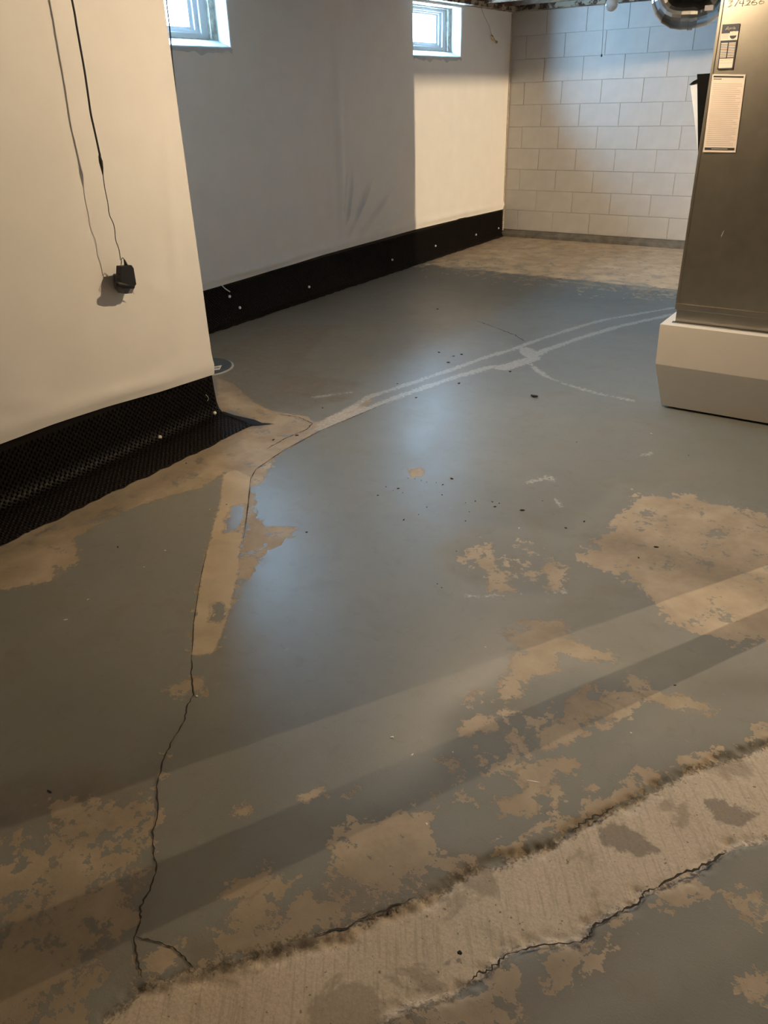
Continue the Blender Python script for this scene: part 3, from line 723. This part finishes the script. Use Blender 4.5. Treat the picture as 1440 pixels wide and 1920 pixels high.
bm.faces.new(rr[1]); bm.faces.new(rr[0][::-1]); part(obj('lower_skirt', bm, M_BASE, bevel=.0015), pb)
for (a, b) in ((3.12, -4.44), (3.9, -4.44), (3.12, -3.6), (3.9, -3.6)): part(boxobj('foot', (a, a+.06, b, b+.06, 0, .014), M_FOAMBLK), pb)
pl = empty('sheet_metal_plenum', (3.4, -4.2, .43)); tag(pl, 'tall galvanized sheet metal plenum with paper stickers on its front', 'plenum')
x1d, y1d, zt = 3.74, -3.92, 2.10
bm = bmesh.new()
z0d = .515
c = [bm.verts.new(q) for q in ((PXL, PYF, z0d), (x1d, PYF, z0d), (x1d, y1d, z0d), (PXL, y1d, z0d))]
t4 = [bm.verts.new((v.co.x, v.co.y, zt)) for v in c]
ctr = bm.verts.new(((PXL+x1d)/2, PYF-.007, (z0d+zt)/2))
for a, b in ((c[0], c[1]), (c[1], t4[1]), (t4[1], t4[0]), (t4[0], c[0])): bm.faces.new((a, b, ctr))
for k in (1, 2, 3): bm.faces.new((c[k], c[(k+1) % 4], t4[(k+1) % 4], t4[k]))
bm.faces.new(t4); bm.faces.new(c[::-1])
part(obj('body', bm, M_GALV), pl)
part(boxobj('collar', (PXL+.003, x1d-.003, PYF+.004, y1d-.004, .4285, .517), M_GALV), pl)
part(boxobj('drive_cleat', (PXL-.004, x1d+.003, PYF-.010, PYF+.008, .492, .519), M_GALV, bevel=.003), pl)
part(boxobj('bottom_lip', (PXL-.008, x1d+.006, PYF-.012, PYF+.01, .4285, .4335), M_GALV2, bevel=.001), pl)
part(boxobj('corner_seam', (PXL-.006, PXL+.006, PYF-.004, PYF+.02, .519, zt), M_GALV, bevel=.002), pl)
# stickers
FY = PYF
def fp(u, v, off): return Vector(hit(u, v, 1, FY-off))
def bil(Q, s, t):   # Q: tl,tr,br,bl
    return Q[0].lerp(Q[1], s).lerp(Q[3].lerp(Q[2], s), t)
def decal(name, Q, rects, off, material, parent):
    vs_, fs = [], []
    for (s0, t0, s1, t1) in rects:
        b = len(vs_)
        for s, t in ((s0, t0), (s1, t0), (s1, t1), (s0, t1)):
            q = bil(Q, s, t); vs_.append((q.x, q.y-off, q.z))
        fs.append((b, b+1, b+2, b+3))
    o = raw(name, vs_, fs, material); o.parent = parent
    o.matrix_parent_inverse = Matrix.Translation(pl.location).inverted() if parent is pl else Matrix.Identity(4)
    return o
def plate(name, Q, th, material):
    bm = bmesh.new(); A = [bm.verts.new((q.x, q.y-th, q.z)) for q in Q]; B = [bm.verts.new((q.x, q.y+.006, q.z)) for q in Q]
    for i in range(4): bm.faces.new((A[i], A[(i+1) % 4], B[(i+1) % 4], B[i]))
    bm.faces.new(A); bm.faces.new(B[::-1]); return part(obj(name, bm, material), pl)
def sub(o, par):
    o.parent = par; o.matrix_parent_inverse = Matrix.Identity(4); par_off = Vector(pl.location)
    return o
OFF = .0075
Q2 = [fp(1336, 139, OFF), fp(1398, 140, OFF), fp(1379, 286, OFF), fp(1318, 285, OFF)]
p2 = plate('instruction_sheet', Q2, .0005, M_PAPER); p2['label'] = 'long cream paper sheet with fine print'
lines = [(.05+random.uniform(0, .02), .115+i*.0255, random.choice((.9, .93, .95, .80)), .115+i*.0255+.007) for i in range(32)]
decal('fine_print', Q2, lines, .001, M_PRINT, p2)['kind'] = 'stuff'
for rc in ((.04, .018, .955, .040), (.05, .055, .30, .063), (.04, .938, .955, .972)): decal('print_bar', Q2, [rc], .0012, M_INK, p2)
decal('fine_print', Q2, [(.25, .951, .75, .959)], .0018, M_PRINT, p2)
Q1 = [fp(1355, 46, OFF), fp(1387, 44, OFF), fp(1374, 129, OFF), fp(1345, 130, OFF)]
p1 = plate('service_sticker', Q1, .0005, M_PAPER); p1['label'] = 'small navy and white service sticker with a ruled table'
decal('print_block', Q1, [(0, 0, 1, .165), (0, .165, .5, .20), (0, .355, 1, .41), (0, .41, .06, 1), (.94, .41, 1, 1), (0, .975, 1, 1), (.46, .41, .53, .755), (.06, .75, .94, .762)]
      + [(.06, .435+i*.037, .94, .435+i*.037+.014) for i in range(9)], .001, M_NAVY, p1)
# round seal on the sticker
vs_, fs = [], []
for k in range(17):
    a = math.pi*k/16; q = bil(Q1, .72+.20*math.cos(a), .255+.075*math.sin(a)); vs_.append((q.x, q.y-.0012, q.z))
sub(raw('seal', vs_, [tuple(range(17))], M_NAVY), p1)
vs_ = []
for k in range(17):
    a = math.pi*k/16; q = bil(Q1, .72+.20*math.cos(a), .235-.075*math.sin(a)); vs_.append((q.x, q.y-.0016, q.z))
sub(raw('seal_top', vs_, [tuple(range(17))], M_PAPER), p1)
decal('fine_print', Q1, [(.06, .215+i*.03, .42, .226+i*.03) for i in range(4)]+[(.1, .80, .35, .808), (.4, .785, .85, .793), (.1, .86, .9, .868)], .0012, M_PRINT, p1)['kind'] = 'stuff'
# script logo, drawn as a stroke
def strokes(name, ss, off, rad, material, parent, Q=None):
    bm = bmesh.new()
    for s in ss:
        if Q: pts = [bil(Q, a, b)-Vector((0, off, 0)) for a, b in s]
        else: pts = [fp(a, b, off) for a, b in s]
        add_tube(bm, smooth_poly(pts, 4), rad, 5)
    o = obj(name, bm, material)
    if parent is pl: part(o, pl)
    else: sub(o, parent)
    return o
strokes('logo_script', [[(.22, .125), (.30, .07), (.36, .06), (.35, .12)], [(.25, .105), (.36, .10)], [(.42, .135), (.45, .085), (.52, .09), (.47, .115)], [(.54, .115), (.57, .085), (.60, .08)], [(.62, .115), (.64, .08)], [(.68, .115), (.71, .06)], [(.76, .085), (.72, .11), (.78, .11), (.80, .085)]], .0018, .0007, M_PAPER, p1, Q1)
strokes('handwriting', [[(1364, 2), (1374, 1), (1368, 6), (1372, 9), (1364, 13)], [(1386, -2), (1377, 12)], [(1389, 1), (1386, 6), (1395, 6)], [(1394, 0), (1391, 12)],
    [(1399, 2), (1407, 1), (1400, 9), (1396, 10), (1406, 9)], [(1419, -2), (1410, 4), (1410, 9), (1418, 8), (1418, 4), (1411, 5)], [(1432, -3), (1424, 3), (1424, 7), (1431, 6), (1432, 2), (1425, 3)]], .004, .0008, M_PENCIL, pl)
# scratch marks
for q in ([(1352, 444), (1358, 432)], [(1380, 396), (1381, 394)], [(1397, 366), (1398, 365)]): strokes('scratch', [q], .006, .0006, M_FLECK, pl)
# black insulation flap behind the plenum's left side
ff = empty('insulation_flap', (3.0, -4.1, 1.28)); tag(ff, 'black flap with a white outer face flaring from the side of the metal plenum', 'insulation flap')
def prismpx(pp, y0, y1):
    bm = bmesh.new(); A = [bm.verts.new(hit(u, v, 1, y0)) for u, v in pp]; B = [bm.verts.new((a.co.x, y1, a.co.z)) for a in A]; n = len(A)
    for i in range(n): bm.faces.new((A[i], A[(i+1) % n], B[(i+1) % n], B[i]))
    bm.faces.new(A); bm.faces.new(B[::-1]); return bm
part(obj('black_panel', prismpx([(1307, 139), (1367, 135), (1343, 310), (1309, 308), (1308, 220)], -4.15, -4.135), M_FOAMBLK), ff)
part(obj('white_facing', prismpx([(1294, 159), (1308, 152), (1309, 220), (1310, 300), (1306, 262), (1300, 205)], -4.13, -4.124), M_FOIL), ff)
part(obj('folded_lip', prismpx([(1292, 159), (1300, 152), (1308, 148), (1308, 155), (1299, 158)], -4.137, -4.12), M_FOAMBLK), ff)

# ------------------------------------------------------------------ round ducts under the joists
YD = -3.0
rd = empty('round_duct', (2.5, YD, 2.1)); tag(rd, 'shiny galvanized round duct elbow dropping below the joists', 'duct')
Rr = .0745
def px3(u, v): return Vector(hit(u, v, 1, YD))
def elbow(name, pts, rads, seg=14):
    bm = bmesh.new(); add_tube(bm, pts, rads, seg, caps=False); return part(obj(name, bm, M_GALV2), rd)
ax = 2.405
elbow('pipe', [(ax, YD, 2.13), (ax, YD, 1.885)], Rr, 28)
elbow('crimp_band', [(ax, YD, 1.905), (ax, YD, 1.875)], Rr+.004, 28)
a1 = [Vector((ax+.115-.115*math.cos(a), YD, 1.885-.118*math.sin(a))) for a in [math.radians(d) for d in (0, 18, 36, 54, 72, 90)]]
b1 = a1[-1]+Vector((.045, .015, 0)); elbow('elbow', a1+[b1], Rr, 28)
elbow('crimp_band', [b1-Vector((.012, .004, 0)), b1+Vector((.012, .004, 0))], Rr+.004, 28)
a2 = [b1+Vector((.02+.10*math.sin(a), .006+.05*math.sin(a), .11-.11*math.cos(a))) for a in [math.radians(d) for d in (0, 22, 45, 68, 90)]]
elbow('elbow', [b1]+a2+[a2[-1]+Vector((0, 0, .3))], Rr-.004, 28)
o = part(boxobj('tape_tag', (2.655, 2.70, YD-.0725, YD-.066, 1.772, 1.797), mat('tape_tan', (.62, .48, .36), .5, var=.05)), rd)
td = empty('duct_trunk', (3.2, -1.8, 1.76)); tag(td, 'dark rectangular duct trunk under the joists behind the plenum', 'duct')
part(boxobj('trunk_body', (3.0, 3.45, -3.42, -.02, 1.7585, 2.11), M_DARKDUCT, bevel=.002), td)
part(boxobj('takeoff', (2.50, 3.01, -2.62, -2.30, 1.80, 2.11), M_DARKDUCT, bevel=.002), td)
bd = empty('bulb_blocker', (2.3, -4.8, 1.78)); tag(bd, 'added unseen duct-shaped blocker that keeps the lit bulb off the window wall', 'duct')
part(boxobj('blocker_body', (2.20, 2.40, -5.25, -4.42, 1.775, 2.08), M_GALV, bevel=.003), bd)  # added out of view, shaped to shade the window wall from the bulb
for yy in (-5.1, -4.6): part(boxobj('blocker_strap', (2.195, 2.405, yy, yy+.025, 1.772, 2.13), M_GALV2), bd)
fu = empty('furnace', (3.45, -3.3, 0)); tag(fu, 'furnace cabinet standing behind the metal plenum', 'furnace')
part(boxobj('cabinet', (3.15, 3.80, -3.40, -2.55, .03, 1.50), M_BASE, bevel=.006), fu)
part(boxobj('supply_plenum', (3.17, 3.78, -3.38, -2.57, 1.50, 1.757), M_GALV), fu)
part(boxobj('base_pad', (3.1, 3.85, -3.44, -2.5, 0, .03), M_CEM), fu)
# steel column to the right
co = empty('steel_column', (4.41, -5.11, 0)); tag(co, 'round steel support column right of the plenum', 'column')
bm = bmesh.new(); add_tube(bm, [(4.41, -5.11, .012), (4.41, -5.11, 2.11)], .041, 20); part(obj('shaft', bm, mat('column_paint', (.30, .10, .07), .5, var=.1), smooth=True), co)
part(boxobj('base_plate', (4.33, 4.49, -5.19, -5.03, 0, .012), M_GALV), co)

# ------------------------------------------------------------------ bulbs and pulls
def bulb_fixture(pos, name, label, on_mat, tube=False):
    x, y, zc = pos; root = empty(name, (x, y, 2.125)); tag(root, label, 'lamp')
    bm = bmesh.new(); add_lathe(bm, [(.055, 2.125-zc), (.055, 2.105-zc), (.03, 2.095-zc), (.022, .055)], pos, 20); part(obj('socket', bm, M_CERAM), root)
    bm = bmesh.new()
    if tube: add_lathe(bm, [(.003, -.055), (.0065, -.05), (.0065, .05), (.003, .056)], pos, 10)
    else: add_lathe(bm, [(.004, -.034), (.018, -.028), (.028, -.016), (.032, 0)], pos, 20)
    part(obj('bulb', bm, on_mat, smooth=True), root)
    if not tube:
        bm = bmesh.new(); add_lathe(bm, [(.0322, 0), (.030, .012), (.018, .045), (.014, .058)], pos, 20); part(obj('bulb_housing', bm, M_CERAM, smooth=True), root)
    return root
bulb_fixture(L1_POS, 'ceiling_bulb', 'lit bare bulb in a porcelain socket above the open floor', emit('bulb_lit', WARM, L1_STR))
bulb_fixture(L3_POS, 'ceiling_bulb', 'lit tubular bulb in a porcelain socket beyond the partition wall', emit('tube_lit', WARM, L3_STR), True)
gy_ = -2.4
gc = hit(1147, 8, 1, gy_); gl = empty('globe_bulb', (gc[0], gy_, 2.125)); tag(gl, 'unlit frosted globe bulb with a pull string in front of the block wall', 'lamp')
bm = bmesh.new(); bmesh.ops.create_uvsphere(bm, u_segments=24, v_segments=14, radius=.041, matrix=Matrix.Translation(gc)); part(obj('globe', bm, M_BULB, smooth=True), gl)
bm = bmesh.new(); add_lathe(bm, [(.05, 2.125-gc[2]), (.05, 2.105-gc[2]), (.022, 2.09-gc[2]), (.018, .032)], gc, 20); part(obj('socket', bm, M_CERAM), gl)
a = hit(1133, 12, 1, gy_); b = hit(1128, 104, 1, gy_)
bm = bmesh.new(); add_tube(bm, [(gc[0]-.02, gy_, 2.10), tuple(a), tuple(b)], .0022, 6); part(obj('pull_string', bm, M_CHAIN), gl)
bm = bmesh.new(); add_lathe(bm, [(.003, -.008), (.006, -.004), (.005, .004), (.002, .009)], b, 10); part(obj('string_knob', bm, M_INK), gl)
pc = empty('pull_chain', tuple(hit(926, 74, 0, .035))); tag(pc, 'fine chain with a small brass end hanging against the liner by the back corner', 'pull chain')
bm = bmesh.new(); add_tube(bm, smooth_poly([hit(u, v, 0, .03) for u, v in ((902, 14), (908, 30), (917, 48), (922, 66))], 5), .002, 5); part(obj('chain', bm, M_CHAIN), pc)
bm = bmesh.new(); q0, q1, q2, q3 = [hit(u, v, 0, .035) for u, v in ((921, 66), (924, 72), (927, 76), (931, 79))]
add_tube(bm, [q0, q1, q2, q3], [.008, .015, .010, .014], 10); part(obj('brass_end', bm, M_BRASS, smooth=True), pc)

# ------------------------------------------------------------------ crumbs and flecks on the floor
def crumb_mesh(seed, flat):
    r = random.Random(seed); bm = bmesh.new(); bmesh.ops.create_icosphere(bm, subdivisions=1, radius=1)
    for v in bm.verts:
        v.co *= r.uniform(.6, 1.2); v.co.z = v.co.z*flat+flat*.75
    me = bpy.data.meshes.new('crumb'); bm.to_mesh(me); bm.free(); return me
CM = [crumb_mesh(i, .5) for i in range(5)]; FM = [crumb_mesh(i+20, .35) for i in range(4)]
for q in CM: q.materials.append(M_CRUMB)
for q in FM: q.materials.append(M_FLECK)
def bit(name, me, u, v, sz, label, cat, group, asp=1.6, rz=None):
    c = FL(u, v); o = bpy.data.objects.new(name, me); COL.objects.link(o)
    o.location = (c[0], c[1], -.0002); o.scale = (sz*asp, sz, sz*.8); o.rotation_euler.z = random.uniform(0, 3.14) if rz is None else rz
    tag(o, label, cat, group)
DARK = [(708, 929, 5), (746, 916, 6), (724, 913, 4), (757, 975, 5), (800, 951, 4), (785, 965, 3), (847, 898, 8), (830, 909, 5), (818, 905, 3), (800, 904, 3), (790, 901, 3), (778, 898, 3), (765, 897, 3), (755, 924, 3), (737, 920, 3), (829, 928, 4), (891, 940, 5), (873, 943, 3), (923, 941, 4), (928, 950, 6), (936, 944, 4), (880, 960, 3), (873, 977, 4), (979, 957, 9), (1061, 990, 5), (1095, 978, 5), (1017, 939, 3), (1030, 898, 4), (1230, 1026, 8), (1197, 1046, 5), (856, 1034, 3), (820, 1095, 3), (828, 1102, 3), (1291, 854, 4), (1081, 829, 3), (840, 680, 8), (823, 661, 7), (866, 665, 8), (850, 668, 6), (745, 720, 5), (820, 580, 8), (860, 719, 7), (957, 697, 7), (605, 765, 5), (575, 998, 5), (780, 746, 6), (512, 825, 6), (556, 817, 7), (1265, 1285, 4), (425, 946, 4), (349, 869, 5)]
for i, (u, v, s) in enumerate(DARK):
    if v < 800: lb = 'dark dirt crumb by the pale seam lines across the floor'
    elif u < 600: lb = 'dark dirt crumb on the bare concrete near the drainage mat'
    elif u < 852 and v < 980: lb = 'dark dirt crumb in the scatter beside the round bare spot'
    elif u < 1110 and v < 1000: lb = 'dark dirt crumb in the scatter above the tan paint chips'
    elif u > 1150: lb = 'dark dirt crumb on the worn floor in front of the platform'
    else: lb = 'tiny dark dirt crumb on clean grey paint'
    bit('dirt_crumb', CM[i % 5], u, v, s*.00075*(1 if v > 850 else 1.3), lb, 'dirt', 'dirt crumbs: '+lb[15:])
WHITE = [(310, 1032, 4), (270, 1063, 3), (165, 1124, 4), (369, 1305, 5), (393, 955, 3), (973, 990, 5), (773, 1415, 4), (849, 1410, 3), (1183, 1374, 3), (800, 1545, 4), (1221, 813, 5), (910, 1213, 3), (735, 1382, 5)]
for i, (u, v, s) in enumerate(WHITE):
    bit('white_fleck', FM[i % 4], u, v, s*.0007, ('tiny white fleck on the floor left of the long crack' if u < 420 else 'tiny white fleck on the worn floor right of the long crack'), 'fleck', 'white flecks, left' if u < 420 else 'white flecks, right')
bit('wood_sliver', FM[1], 123, 1162, .0035, 'short white sliver on the dark floor left of the bare strip', 'sliver', None, 2.4, .9)
bit('nail', CM[2], 92, 1484, .0028, 'short dark nail lying left of the long crack', 'nail', None, 3.6, .1)
bit('nail', CM[3], 221, 1026, .0032, 'short dark nail lying below the nearer drainage mat', 'nail', None, 3.2, -.55)
bit('white_zip_end', FM[2], 1000, 1465, .0022, 'thin white plastic sliver among the floor chips', 'sliver', None, 7, .35)
bit('leaf_scrap', CM[4], 1002, 744, .017, 'curled dark leaf scrap on the blue-grey floor', 'leaf', None, 1.5, .2)
bit('bolt_head', CM[1], 862, 1786, .0055, 'small dark round bit stuck in the cement trench patch', 'debris', None, 1.0, 0)
